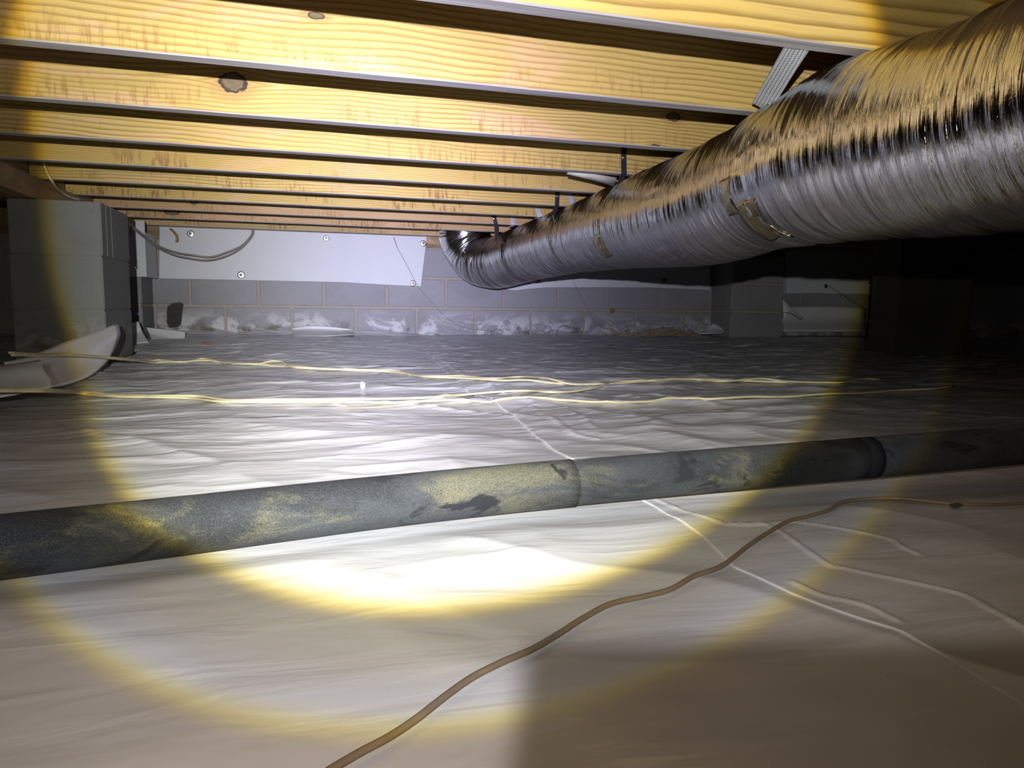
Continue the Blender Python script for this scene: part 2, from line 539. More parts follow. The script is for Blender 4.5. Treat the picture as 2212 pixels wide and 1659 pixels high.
M['leaf'] = plain('red_brown_leaf', (.22, .07, .03), .8, 0, .3, 80)

# ------------------------------------------------------------------ the setting
HJ = ZO + 0.45663                              # underside of the joists
Y0, DJ = 1.09049, 0.4064
YW = 4.856                                     # face of the back wall
X0 = -0.7453
Z1 = ZO - 0.02235                              # bed joint between the two visible courses

def base_z(Y):
    t = np.clip((Y - 2.4) / 2.4, 0, 1)
    return 0.038 * t * t * (3 - 2 * t)

link('floor', box_mesh('floor', (-2.6, -1.4, -.12), (5.4, 5.05, -.03)), M['soil'])['kind'] = 'structure'
link('ceiling', box_mesh('ceiling', (-2.6, -1.4, HJ + .2355), (5.4, 5.05, HJ + .26)), M['subfloor'])['kind'] = 'structure'
wall = link('wall_back', box_mesh('wall_back', (-2.6, YW + .004, -.12), (5.4, 5.05, Z1 + .4064)), M['mortar'])
wall['kind'] = 'structure'
for nm, lo, hi in (('wall_left', (-2.72, -1.4, -.12), (-2.6, 5.05, HJ + .24)), ('wall_right', (5.4, -1.4, -.12), (5.52, 5.05, HJ + .24)),
                   ('wall_front', (-2.6, -1.52, -.12), (5.4, -1.4, HJ + .24))):
    link(nm, box_mesh(nm, lo, hi), M['block'])['kind'] = 'structure'
# timber plate on top of the blocks, and the rim behind the joist ends
link('trim_1', box_mesh('trim_1', (-2.5, YW - .02, Z1 + .4066), (5.3, 5.0, HJ - .0005)), M['sill'])['kind'] = 'structure'
link('trim_2', box_mesh('trim_2', (-2.5, YW + .03, HJ), (5.3, YW + .07, HJ + .235)), M['sill'])['kind'] = 'structure'

# blocks of the back wall
def block_mesh(w_, h_, d_, seed):
    me = box_mesh('block', (-w_ / 2, 0, -h_ / 2), (w_ / 2, d_, h_ / 2), .004)
    return me
BW, BH = .3905, .1875
blkA = [block_mesh(BW, BH, .03, i) for i in range(2)]
for me in blkA:
    me.materials.append(M['block'])
def put_block(cx, cz, parent, y=YW, me=None):
    o = link('block', me or blkA[random.randint(0, 1)], None, parent)
    o.location = (cx, y - random.uniform(0.0, .003), cz)
    o.rotation_euler = (random.uniform(-.004, .004), 0, random.uniform(-.004, .004))
    return o
for row in range(3):                            # 0 = under the plate, 2 = at the floor
    cz = Z1 + .3048 - .2032 * row
    for i in range(-2, 14):
        cx = X0 + (i + .5) * DJ + (.5 * DJ if row == 2 else (.5 * DJ if row == 0 else 0))
        if row == 0 and not (.5 < cx < 1.7):
            continue
        if cx > 4.9:
            continue
        put_block(cx, cz, wall)
# low ledge of squeezed-out mortar at the foot of the wall
lv = []
for i in range(60):
    x = -1.2 + i * .1
    lv.append([(x, YW + .01, Z1 - .196 + .008 * random.random()), (x, YW - .030 - .012 * random.random(), Z1 - .205 + .008 * random.random()), (x, YW - .045, -.02)])
link('ledge', grid_mesh('ledge', lv, True), M['mortar'], wall)
# near-black plate for the shade in a broken opening, left of the bottom course, and the amber dab right of the middle
def blob_plate(name, pts, Y, d, mat, parent):
    P = [on_y(x, y, Y) for x, y in pts]
    n = len(P)
    vs = P + [p + Vector((0, d, 0)) for p in P]
    fs = [tuple(range(n))] + [(i, (i + 1) % n, (i + 1) % n + n, i + n) for i in range(n)]
    return link(name, fix(mesh(name, vs, fs)), mat, parent)
hole = blob_plate('cavity_shade', [(362, 662), (372, 655), (390, 653), (396, 657), (394, 672), (391, 700), (385, 706), (366, 708), (361, 698), (360, 676)], YW - .006, .02, M['hole'], wall)
hole['label'] = 'dark plate standing for the shade in a broken opening of the grey block'

# pilasters that stand out from the wall, one each side
def pilaster(name, xa, xb, yf, zt):
    core = link(name, box_mesh(name, (xa + .006, yf + .006, -.1), (xb - .006, YW + .01, zt)), M['mortar'])
    core['kind'] = 'structure'
    for row in range(-1, 3):
        cz = Z1 + .3048 - .2032 * row
        if cz + .1 > zt + .02:
            continue
        h = BH
        me = box_mesh('block', (xa, yf, cz - h / 2), (xb, YW - .002, cz + h / 2), .004)
        link('block', me, M['plainblock'], core)
    return core
pilaster('wall_pilaster_left', -1.36, -.956, 4.55, Z1 + .4064)
pilaster('wall_pilaster_right', 2.93, 3.362, 4.58, Z1 + .4064)

# ------------------------------------------------------------------ joists
def joist_mesh(x0, x1):
    # front face at y = 0, underside at z = 0; a little wander so the edges are not ruled
    n = 60
    vs, fs, mi = [], [], []
    hgt, th = .2345, .038
    for i in range(n + 1):
        x = x0 + (x1 - x0) * i / n
        wz = random.uniform(-.0006, .0006); wy = random.uniform(-.0006, .0006)
        for (y, z) in ((0 + wy, .0025 + wz), (.0025, 0 + wz), (th - .0025, 0 + wz * .5), (th, .0025), (th, hgt), (0, hgt)):
            vs.append((x, y, z))
    for i in range(n):
        for k in range(6):
            k2 = (k + 1) % 6
            fs.append((i * 6 + k, i * 6 + k2, (i + 1) * 6 + k2, (i + 1) * 6 + k))
            mi.append(1 if k in (0, 1, 2) else 0)
    fs.append(tuple(range(5, -1, -1))); fs.append(tuple(n * 6 + k for k in range(6))); mi += [0, 0]
    return fix(mesh('floor_joist', vs, fs, False, mi))
def kz(px, py, k):
    p = on_y(px, py, Y0 + k * DJ)
    return (p.x, p.z - HJ)
JW = {
    0: dict(freq=48, pith_z=.17, pith_y=.07, light=(.50, .345, .10), stain=.15, pink=.1),
    1: dict(freq=80, pith_z=.24, pith_y=.03, knots=[kz(684, 34, 1) + (.0065, .4)], pink=.4),
    2: dict(freq=95, pith_z=.22, pith_y=.03, knots=[kz(503, 178, 2) + (.024, .75), kz(1415, 318, 2) + (.009, .6), kz(1455, 252, 2) + (.013, .6)], stain=.6, pink=.5),
    3: dict(freq=78, pith_z=.20, pith_y=.05, stain=.5),
    4: dict(freq=150, pith_z=.28, pith_y=.03, stain=.7), 5: dict(freq=90, pith_z=.15, stain=.85), 6: dict(freq=110, pith_z=.25, pink=.5, stain=.9),
    7: dict(freq=120, pith_z=.3, light=(.38, .25, .13), knots=[kz(418, 436, 7) + (.014, .8)]), 8: dict(freq=110, light=(.37, .24, .125), stain=.9, pink=.5, knots=[kz(372, 458, 8) + (.016, .4)]),
    9: dict(freq=100, light=(.34, .245, .11), stain=.9)}
JL = {
    0: 'nearest pine joist in view, crossing the top right corner above the duct',
    1: 'pine floor joist with a long rusty knot at its top edge, second from the camera',
    2: 'pine joist with a black ringed knot and swirling grain, third from the camera',
    3: 'pine joist, fourth from the camera, the first black strap nailed to it',
    4: 'fine grained pine joist, fifth from the camera',
    5: 'pine joist with brown combed stains, sixth from the camera, second black strap on it',
    6: 'pine joist, seventh from the camera, its left end above the block pier',
    7: 'pinkish pine joist with a small dark knot on the left, eighth from the camera',
    8: 'pinkish pine joist with a dark smudge at left, third from the back wall',
    9: 'last pine floor joist, running along the top of the white foam boards'}
XG = -1.02                                      # joists butt the girder here
for k in range(0, 10):
    m = pine('pine_%s' % 'abcdefghijkl'[k + 1], 10 + k, **JW[k])
    o = link('floor_joist', joist_mesh(XG, 5.3), [m, M['edge']], None, (0, Y0 + k * DJ, HJ))
    tag(o, JL[k], 'joist', 'pine floor joists in a row overhead')

# girder with its ledger strip, on the pier
g = link('girder', box_mesh('girder', (-.058, 0, -.084), (.055, 6.2, .235), .002), M['girder'], None, (XG - .058, -1.35, HJ))
tag(g, 'dark timber girder carrying the joist ends, resting on the block pier at left', 'girder')
link('ledger_strip', box_mesh('ledger_strip', (.0555, 0, -.083), (.094, 6.15, -.0012), .002), M['girder'], g)

# block pier under the girder
def pier(name, xa, xb, ya, yb, tops, bottom, mat, label):
    e = empty(name, ((xa + xb) / 2, (ya + yb) / 2, bottom))
    for i, zt in enumerate(tops):
        zb = tops[i + 1] if i + 1 < len(tops) else bottom
        dx = random.uniform(-.004, .004)
        # right side has moulded upright grooves
        prof = [(xa + dx, ya), (xb + dx, ya)]
        if i == 0:
            for gy in (.16, .34):
                yy = ya + gy * (yb - ya)
                prof += [(xb + dx, yy - .006), (xb + dx - .006, yy), (xb + dx, yy + .006)]
        prof += [(xb + dx, yb), (xa + dx, yb)]
        n = len(prof)
        g_ = .003
        vs = [(x - e.location.x, y - e.location.y, zb + g_ - bottom) for x, y in prof] + [(x - e.location.x, y - e.location.y, zt - g_ * .3 - bottom) for x, y in prof]
        fs = [tuple(range(n)), tuple(range(n, 2 * n))] + [(q, (q + 1) % n, (q + 1) % n + n, q + n) for q in range(n)]
        me = fix(mesh('block', vs, fs))
        bm = bmesh.new(); bm.from_mesh(me)
        bmesh.ops.bevel(bm, geom=[ed for ed in bm.edges if abs((ed.verts[0].co - ed.verts[1].co).z) < 1e-4 or ed.calc_face_angle(0) > 1.4], offset=.003, segments=2, affect='EDGES')
        bm.to_mesh(me); bm.free()
        link('block', me, mat, e)
    link('mortar_core', box_mesh('mortar_core', (xa + .008 - e.location.x, ya + .008 - e.location.y, 0), (xb - .008 - e.location.x, yb - .008 - e.location.y, tops[0] - .004 - bottom)), mat, e)
    tag(e, label, 'pier')
    return e
ZP = ZO + .3715
pier('block_pier', -1.075, -.768, 3.05, 3.46, (ZP, ZP - .2032, ZP - .4064, ZP - .6096), -.03, M['pier'], 'pale concrete block pier under the girder at the left')
ZR = HJ - .085
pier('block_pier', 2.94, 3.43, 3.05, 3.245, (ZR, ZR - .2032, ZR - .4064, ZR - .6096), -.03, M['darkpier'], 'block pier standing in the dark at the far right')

# ------------------------------------------------------------------ the sheets on the floor
CREASE = [[(620, 360), (880, 470), (940, 488), (1060, 488), (1140, 510), (1350, 660), (1430, 685), (1900, 790), (2050, 870), (2212, 965)],
          [(940, 488), (1060, 490), (1240, 478), (1600, 548), (1680, 590), (1760, 625)],
          [(1210, 745), (1330, 800), (1430, 820), (1540, 850), (1660, 918)]]
CREASE = [[on_z(1106 + x / 2, 900 + y / 2, 0.0) for x, y in l] for l in CREASE]
FAR = [[(1100, 1475), (1210, 1450), (1280, 1500), (1400, 1570), (1480, 1630), (1620, 1655)], [(580, 1130), (640, 1150), (740, 1215), (860, 1270), (1030, 1370)],
       [(1080, 1390), (1160, 1405), (1230, 1445)], [(1460, 1490), (1540, 1530), (1600, 1590)], [(1620, 1075), (1720, 1120), (1830, 1125)], [(1080, 1160), (1250, 1140), (1480, 1095)]]
FAR = [[on_z(740 + x * .3376, 400 + y * .3376, 0.0) for x, y in l] for l in FAR]
def seg_dist(X, Y, a, b):
    dx, dy = b[0] - a[0], b[1] - a[1]
    t = np.clip(((X - a[0]) * dx + (Y - a[1]) * dy) / (dx * dx + dy * dy), 0, 1)
    return np.hypot(X - a[0] - t * dx, Y - a[1] - t * dy)
_a, _b, _c = on_z(0, 1181, .0310), on_z(1106, 1055, .0330), on_z(2212, 960, .060)
PIPE_PTS = [_a + (_a - _b), _b, _b + (_c - _b) * 2.5]
def relief(X, Y, over=False):
    s = 5 if over else 2
    far = np.clip((Y - .75) / 1.0, 0, 1)
    big = (fbm(X * 1.7 + 5, Y * 2.4, 11 + s, 2) - .5) * (.009 + .013 * far)
    wx = X + .15 * fbm(X * 2, Y * 2, 3 + s, 2); wy = Y + .10 * fbm(X * 3, Y * 3, 4 + s, 2)
    amt = fbm(X * 1.3 + 9, Y * 1.3, 61 + s, 2)
    streak = (ridge(wx * 2.2, wy * 7.0, 21 + s, 2) ** 2) * (.0042 + .0065 * far)
    fine = (ridge(wx * 7 + 3, wy * 24, 31 + s, 2) - .5) * (.0003 + .0030 * far)
    tiny = (fbm(X * 22, Y * 60, 41 + s, 2) - .5) * .0007 * far
    diag = (ridge((wx + wy * .8) * 4.0, (wy - wx * .5) * 2.0, 51 + s, 2) ** 3) * (.0045 + .0010 * far)
    h = big + streak * (.35 + 1.0 * amt) + fine * (.3 + 1.2 * amt) + tiny + diag
    h = np.maximum(h, -.02)
    d = np.minimum(seg_dist(X, Y, PIPE_PTS[0], PIPE_PTS[1]), seg_dist(X, Y, PIPE_PTS[1], PIPE_PTS[2]))
    k = np.clip((d - .02) / .07, 0, 1)          # the pipe holds the sheet down
    return h * k * k * (3 - 2 * k) * (1 - .6 * np.clip((Y - 4.0) / .5, 0, 1))
def sheet_z(X, Y, over=False):
    X = np.asarray(X, float); Y = np.asarray(Y, float)
    h = base_z(Y) + relief(X, Y, over)
    if over:
        h = h + .005
    return h
def axis_steps(segs):
    out = []
    for a, b, d in segs:
        n = max(1, int(round((b - a) / d)))
        out += list(np.linspace(a, b, n, endpoint=False))
    out.append(segs[-1][1])
    return np.array(out)
YS = axis_steps([(-1.3, .12, .06), (.12, 1.05, .0038), (1.05, 1.25, .006), (1.25, 2.6, .008), (2.6, 4.825, .011)])
def seam_x(Y):                                  # where the upper sheet's edge runs
    return np.interp(Y, [-1.3, .42, .50, .57, .66, .79, 1.05, 1.16, 1.53, 2.06, 3.0, 4.13, 4.9], [.50, .42, .39, .38, .40, .41, .385, .39, .425, .42, .49, .59, .64])
def build_sheet(name, xs_of, over, label):
    U = xs_of
    YY = np.repeat(YS[:, None], len(U), 1)
    if over:
        sx = seam_x(YS) + .006 * (fbm(YS * 6, YS * 0, 77, 2) - .5)
        XX = sx[:, None] + U[None, :]
    else:
        XX = np.repeat(U[None, :], len(YS), 0)
    Z = base_z(YY) + relief(XX, YY, False)
    if over:
        lift = np.clip(U / .02, 0, 1)[None, :]
        Z = Z + (.0010 + .0030 * np.clip((YY - .8) / .6, 0, 1)) + .4 * (relief(XX, YY, True)) * np.clip(U / .12, 0, 1)[None, :]
        for l, hgt, wd in [(l, .0021, .0026) for l in CREASE] + [(l, .0026, .009) for l in FAR]:
            d = None
            ls = spline([Vector((q_[0], q_[1], 0)) for q_ in l], 4)
            for a, b in zip(ls[:-1], ls[1:]):
                dd = seg_dist(XX, YY, a, b)
                d = dd if d is None else np.minimum(d, dd)
            Z = Z + hgt * np.exp(-(d / wd) ** 2)
    # climbs the foot of the wall on the left
    up = np.clip((YY - 4.70) / .12, 0, 1)
    Z = Z + up * up * .030 * np.clip((.75 - XX) / .3, 0, 1) * (.6 + .8 * fbm(XX * 4, YY * 0, 7, 2))
    if over:
        Z[:, 0] -= .0012 + .0030 * np.clip((YS - .85) / .6, 0, 1)
    n, mm = XX.shape
    me = bpy.data.meshes.new(name)
    me.vertices.add(n * mm)
    me.vertices.foreach_set('co', np.stack([XX, YY, Z], -1).reshape(-1).astype(np.float32))
    idx = np.arange(n * mm).reshape(n, mm)
    q = np.stack([idx[:-1, :-1], idx[:-1, 1:], idx[1:, 1:], idx[1:, :-1]], -1).reshape(-1, 4)
    cx_ = XX.reshape(-1)[q].mean(1); cy_ = YY.reshape(-1)[q].mean(1)
    keep = np.ones(len(q), bool)
    for xa, xb, ya, yb in ((-1.40, -.945, 4.535, 5), (2.915, 3.375, 4.565, 5), (-1.09, -.755, 3.035, 3.475), (2.925, 3.445, 3.035, 3.26)):
        keep &= ~((cx_ > xa) & (cx_ < xb) & (cy_ > ya) & (cy_ < yb))
    q = q[keep]
    me.loops.add(q.size)
    me.loops.foreach_set('vertex_index', q.reshape(-1).astype(np.int32))
    me.polygons.add(len(q))
    me.polygons.foreach_set('loop_start', (np.arange(len(q)) * 4).astype(np.int32))
    me.polygons.foreach_set('loop_total', np.full(len(q), 4, np.int32))
    me.update()
    me.polygons.foreach_set('use_smooth', [True] * len(q))
    o = link(name, me, M['sheet'])
    tag(o, label, 'plastic sheet')
    return o
build_sheet('plastic_sheet', axis_steps([(-2.5, -.8, .025), (-.8, .76, .0055)]), False, 'white plastic ground sheet covering the left half of the crawl space floor')
build_sheet('plastic_sheet', np.concatenate([[0.0], axis_steps([(0, .72, .0032), (.72, 1.6, .012), (1.6, 4.5, .03)])]), True, 'white plastic ground sheet on the right, its seam lapped over the left sheet')
def gz(x, y):                                   # top of the sheets at a point
    X = np.array([x]); Y = np.array([y])
    z = (base_z(Y) + relief(X, Y, False))[0]
    if x > float(seam_x(y)):
        z += .001 + .003 * min(1, max(0, (y - .8) / .6)) + .4 * max(0.0, relief(X, Y, True)[0]) * min(1, (x - float(seam_x(y))) / .12)
    return float(z)

# turned-up flaps of sheet: rows of (pixel x, pixel y, plane Y), read as points in the room
def flap(name, rows, label, sub=5):
    P = [[on_y(*p) for p in r] for r in rows]
    P = [spline(r, sub) for r in P]
    cols = [spline([r[j] for r in P], sub) for j in range(len(P[0]))]
    o = link(name, grid_mesh(name, cols, True, .0012), M['flap'])
    tag(o, label, 'plastic flap', 'loose turned-up edges of the ground sheet')
    return o
flap('plastic_flap', [[(10, 782, 1.98), (62, 770, 2.12), (130, 743, 2.38), (200, 718, 2.66), (254, 698, 2.88)],
                      [(12, 800, 1.96), (72, 790, 2.10), (137, 771, 2.34), (207, 747, 2.61), (260, 721, 2.85)],
                      [(16, 826, 1.93), (88, 815, 2.05), (142, 801, 2.27), (205, 778, 2.54), (250, 750, 2.79)],
                      [(20, 842, 1.92), (100, 838, 2.01), (150, 829, 2.18), (198, 810, 2.41), (232, 783, 2.66)]], 'large white plastic flap turned up against the front of the left pier')
flap('plastic_flap', [[(-60, 796, 1.95), (0, 789, 1.93), (50, 783, 1.91), (88, 777, 1.90)],
                      [(-60, 806, 1.90), (0, 800, 1.88), (50, 796, 1.87), (94, 797, 1.86)],
                      [(-60, 830, 1.84), (0, 826, 1.83), (55, 821, 1.83), (109, 818, 1.83)],
                      [(-60, 866, 1.75), (0, 858, 1.755), (55, 848, 1.77), (112, 836, 1.80)]], 'white plastic flap curling up at the left edge of the picture')
flap('plastic_flap', [[(270, 703, 4.05), (284, 698, 4.08), (299, 694, 4.11)], [(271, 714, 4.04), (287, 710, 4.07), (304, 706, 4.10)],
                      [(272, 727, 4.02), (290, 723, 4.05), (309, 719, 4.08)], [(274, 748, 3.92), (298, 744, 3.95), (322, 740, 3.98)]], 'small square white flap standing just behind the pier')
flap('plastic_flap', [[(316, 707, 4.46), (345, 710, 4.47), (375, 713, 4.48), (401, 717, 4.49)], [(319, 714, 4.45), (348, 718, 4.455), (375, 722, 4.46), (400, 727, 4.47)],
                      [(323, 722, 4.43), (350, 728, 4.43), (375, 733, 4.43), (398, 737, 4.44)], [(328, 734, 4.37), (350, 740, 4.36), (375, 744, 4.36), (395, 746, 4.38)]], 'white flap with a glossy top edge at the foot of the back wall corner')
flap('plastic_flap', [[(630, 709, 4.83), (665, 704, 4.83), (710, 705, 4.83), (763, 711, 4.83)], [(632, 715, 4.80), (665, 714, 4.80), (710, 715, 4.80), (764, 717, 4.80)],
                      [(634, 727, 4.62), (665, 727, 4.60), (710, 726, 4.60), (765, 723, 4.62)]], 'white strip of sheet turned up the back wall under the foam board')
flap('plastic_flap', [[(1692, 663, 4.84), (1740, 662, 4.84), (1800, 662, 4.84), (1870, 666, 4.84)], [(1692, 690, 4.82), (1740, 690, 4.82), (1800, 690, 4.82), (1870, 692, 4.82)],
                      [(1692, 716, 4.72), (1740, 716, 4.70), (1800, 716, 4.68), (1870, 716, 4.66)]], 'wide white sheet turned up the wall beyond the right pilaster')
flap('plastic_flap', [[(1691, 646, 4.60), (1703, 659, 4.58), (1716, 671, 4.57), (1735, 685, 4.56)], [(1691, 660, 4.59), (1702, 668, 4.57), (1715, 677, 4.56), (1733, 688, 4.55)],
                      [(1691, 674, 4.58), (1703, 675, 4.56), (1715, 680, 4.55), (1729, 690, 4.54)]], 'pointed white flap folded over beside the right pilaster')
flap('plastic_flap', [[(1542, 699, 4.50), (1552, 703, 4.50), (1566, 713, 4.49)], [(1526, 710, 4.49), (1545, 711, 4.48), (1568, 716, 4.47)], [(1509, 722, 4.44), (1538, 721, 4.43), (1570, 719, 4.43)]],
     'little triangular white flap at the right pilaster, by the straw')

# ------------------------------------------------------------------ foam boards with their washers
def foam(pts, yb, th, label, washers=(), dark=False):
    P = [on_y(x, y, yb - th) for x, y in pts]
    P = [Vector((p.x, yb - th, min(p.z, HJ - .003))) for p in P]
    o0 = P[0].copy()
    n = len(P)
    vs = [p - o0 for p in P] + [p - o0 + Vector((0, th, 0)) for p in P]
    fs = [tuple(range(n)), tuple(range(2 * n - 1, n - 1, -1))] + [(i, (i + 1) % n, (i + 1) % n + n, i + n) for i in range(n)]
    o = link('foam_board', fix(mesh('foam_board', vs, fs)), M['foam'], None, o0)
    tag(o, label, 'foam board')
    for (x, y, r) in washers:
        p = on_y(x, y, yb - th) - o0
        bm = bmesh.new()
        prof = [(0, -.010), (.25, -.010), (.28, -.004), (.55, -.0065), (.9, -.0045), (1, -.001), (1, .002)]
        if not dark:
            prof = [(0, -.006), (.2, -.006), (.24, -.002), (.6, -.006), (.92, -.004), (1, -.001), (1, .002)]
        S = 16
        rows = [[bm.verts.new((p.x + r * a * math.cos(2 * math.pi * k / S), p.y + yy, p.z + r * a * math.sin(2 * math.pi * k / S))) for k in range(S)] for a, yy in prof[1:]]
        c = bm.verts.new((p.x, p.y + prof[0][1], p.z))
        for k in range(S):
            bm.faces.new((c, rows[0][(k + 1) % S], rows[0][k]))
            for a, b2 in zip(rows[:-1], rows[1:]):
                bm.faces.new((a[k], a[(k + 1) % S], b2[(k + 1) % S], b2[k]))
        bmesh.ops.recalc_face_normals(bm, faces=bm.faces)
        me = bpy.data.meshes.new('washer'); bm.to_mesh(me); bm.free()
        me.polygons.foreach_set('use_smooth', [True] * len(me.polygons))
        wo = link('washer', me, M['blackstrap'] if dark else M['steel'], o)
        wo['label'] = 'round black fastener' if dark else 'round bright steel washer'
        if not dark:
            link('screw_head', box_mesh('screw_head', (p.x - .006, p.y - .009, p.z - .006), (p.x + .006, p.y - .002, p.z + .006), .002), M['thin'], wo)
    return o
foam([(344, 601.5), (480, 604), (620, 607), (740, 609.5), (830, 615), (909, 618.5), (921, 520), (921, 500), (344, 470)], YW - .004, .05, 'long white foam board with steel washers on the back wall, left of the duct',
     [(412, 505, .022), (521, 594, .024), (705, 515, .02), (914, 526, .022), (892, 612, .021)])
foam([(1097, 626), (1115, 627), (1140, 624), (1180, 621), (1300, 620.5), (1400, 621), (1480, 624), (1534, 627), (1534, 480), (1097, 480)], YW - .004, .05, 'white foam board on the back wall below the middle of the duct',
     [(1162, 604, .017), (1435, 605, .017)], True)
foam([(1700, 634), (1760, 633), (1800, 634), (1900, 635), (2060, 638), (2060, 470), (1700, 470)], YW - .004, .05, 'dim white foam board on the back wall beyond the right pilaster', [(1784, 618, .016)], True)
# pilaster foam: a box wrap with front and side leaves
pf = empty('foam_board', (-1.36, 4.50, ZO + .15))
pf2 = tag(pf, 'white foam boxed round the left wall pilaster behind the cables', 'foam board')
zb, zt = on_y(300, 598, 4.5).z, HJ - .004
def loc_box(nm, lo, hi, mat, par, b=.002):
    L = par.location
    return link(nm, box_mesh(nm, [lo[i] - L[i] for i in range(3)], [hi[i] - L[i] for i in range(3)], b), mat, par)
loc_box('front_leaf', (-1.36, 4.505, zb), (-.958, 4.549, zt - .035), M['foam'], pf)
loc_box('side_leaf', (-.955, 4.49, zb), (-.915, 4.80, zt - .06), M['foam'], pf)
loc_box('edge_strip', (-.958, 4.485, zb), (-.912, 4.503, zt), M['foam'], pf)
for (x, y) in ((298, 565), (296, 578)):
    p = on_y(x, y, 4.505)
    loc_box('nail_hole', (p.x - .006, 4.503, p.z - .006), (p.x + .006, 4.51, p.z + .006), M['hole'], pf, .002)

# ------------------------------------------------------------------ flexible duct
AX = [(.93, -.9, .27), (.95, -.2, .275), (.975, .4, .277), (.985, .75, .277), (.985, 1.0, .285), (.99, 1.20, .294), (1.06, 1.50, .302), (1.065, 1.75, .283), (1.10, 2.15, .290), (1.155, 2.55, .309),
      (1.20, 2.9, .318), (1.228, 3.30, .326), (1.225, 3.75, .318), (1.185, 4.08, .300), (1.115, 4.33, .270), (1.02, 4.49, .298), (.955, 4.555, .40), (.94, 4.56, .50), (.94, 4.56, .60)]
AX = [(x, y, z + ZO) for x, y, z in AX]
dpts = spline(AX, 60)
# even spacing along the run
acc = [0.0]
for a, b in zip(dpts[:-1], dpts[1:]):
    acc.append(acc[-1] + (b - a).length)
LEN = acc[-1]
NS = 1500
samp = []
j = 0
for i in range(NS + 1):
    s = LEN * i / NS
    while j < len(acc) - 2 and acc[j + 1] < s:
        j += 1
    t = (s - acc[j]) / max(1e-9, acc[j + 1] - acc[j])
    samp.append(dpts[j].lerp(dpts[j + 1], t))
dfr = frames(samp)
def s_at_y(Y):
    return min(range(len(samp)), key=lambda i: abs(samp[i].y - Y) + (10 if samp[i].z > ZO + .36 else 0)) * LEN / NS
RD = .158
PINCH = [(s_at_y(1.295), .012, .030), (s_at_y(1.85), .003, .03), (s_at_y(2.36), .009, .03), (s_at_y(3.17), .007, .02), (s_at_y(3.99), .010, .022)]
NT = 160
S = np.repeat((np.arange(NS + 1) * LEN / NS)[:, None], NT, 1)
TH = np.repeat((np.arange(NT) / NT)[None, :], NS + 1, 0)
def per(f, sx, sy, seed, o=2):                  # noise that closes round the tube
    w_ = TH
    a = f(S * sx + 3, TH * sy, seed, o); b_ = f(S * sx + 3, (TH - 1) * sy, seed, o)
    return a * (1 - w_) + b_ * w_
RR = np.full_like(S, RD)
RR += (per(fbm, 5, 3, 101) - .5) * .012
RR += (per(ridge, 55, 4, 111) - .5) * .0055
RR += (per(fbm, 130, 9, 121) - .5) * .0018
RR += (per(ridge, 20, 2.5, 131) ** 3) * .004
for s0, dep, wd in PINCH:
    RR -= dep * np.exp(-((S - s0) / wd) ** 2)
    RR += .5 * (fbm(TH * 90, S * 6, 141, 2) - .5) * .010 * np.exp(-((S - s0) / (wd * 1.8)) ** 2)
A_ = np.array([[tuple(p), tuple(n), tuple(b)] for p, (t, n, b) in zip(samp, dfr)])
ang = 2 * np.pi * TH
V = A_[:, None, 0, :] + A_[:, None, 1, :] * (np.cos(ang) * RR)[..., None] + A_[:, None, 2, :] * (np.sin(ang) * RR)[..., None]
me = bpy.data.meshes.new('flexible_duct')
D0 = Vector((.985, 1.0, ZO + .285))
me.vertices.add((NS + 1) * NT)
me.vertices.foreach_set('co', (V - np.array(D0)).reshape(-1).astype(np.float32))
idx = np.arange((NS + 1) * NT).reshape(NS + 1, NT)
nxt = np.roll(idx, -1, 1)
q = np.stack([idx[:-1], idx[1:], nxt[1:], nxt[:-1]], -1).reshape(-1, 4)
me.loops.add(q.size); me.loops.foreach_set('vertex_index', q.reshape(-1).astype(np.int32))
me.polygons.add(len(q))
me.polygons.foreach_set('loop_start', (np.arange(len(q)) * 4).astype(np.int32))
me.polygons.foreach_set('loop_total', np.full(len(q), 4, np.int32))
me.update()
me.polygons.foreach_set('use_smooth', [True] * len(q))
uvl = me.uv_layers.new(name='UVMap')
tt = np.arange(NT) / NT
u0 = np.repeat((np.arange(NS) * LEN / NS)[:, None], NT, 1); u1 = u0 + LEN / NS
v0 = np.repeat(tt[None], NS, 0); v1 = v0 + 1 / NT
uvl.data.foreach_set('uv', np.stack([np.stack([u0, v0], -1), np.stack([u1, v0], -1), np.stack([u1, v1], -1), np.stack([u0, v1], -1)], 2).reshape(-1).astype(np.float32))
duct = link('flexible_duct', me, M['foil'], None, D0)
tag(duct, 'long silver foil insulated duct strapped under the joists, elbow at its far end', 'duct')
def duct_pt(s, a, off=.0):                      # a: radians from the top, towards the camera side positive
    i = min(NS, max(0, int(round(s / LEN * NS))))
    k = int(round((a % (2 * math.pi)) / (2 * math.pi) * NT)) % NT
    r = float(RR[i, k]) + off
    t, n, b = dfr[i]
    return samp[i] + n * (math.cos(a) * r) + b * (math.sin(a) * r)
def duct_patch(name, s0, s1, a0, a1, off, mat, label, bow=0.0, parent=duct):
    rows = []
    for i in range(13):
        f = i / 12
        a = a0 + (a1 - a0) * f
        sh = bow * math.sin(math.pi * f)
        rows.append([duct_pt(s0 + sh + (s1 - s0) * k / 6, a, off) - D0 for k in range(7)])
    o = link(name, grid_mesh(name, rows, True, .0006), mat, parent)
    o['label'] = label
    return o
# side of the tube that faces the camera
SGN = 1.0 if (dfr[700][2].x < 0) else -1.0

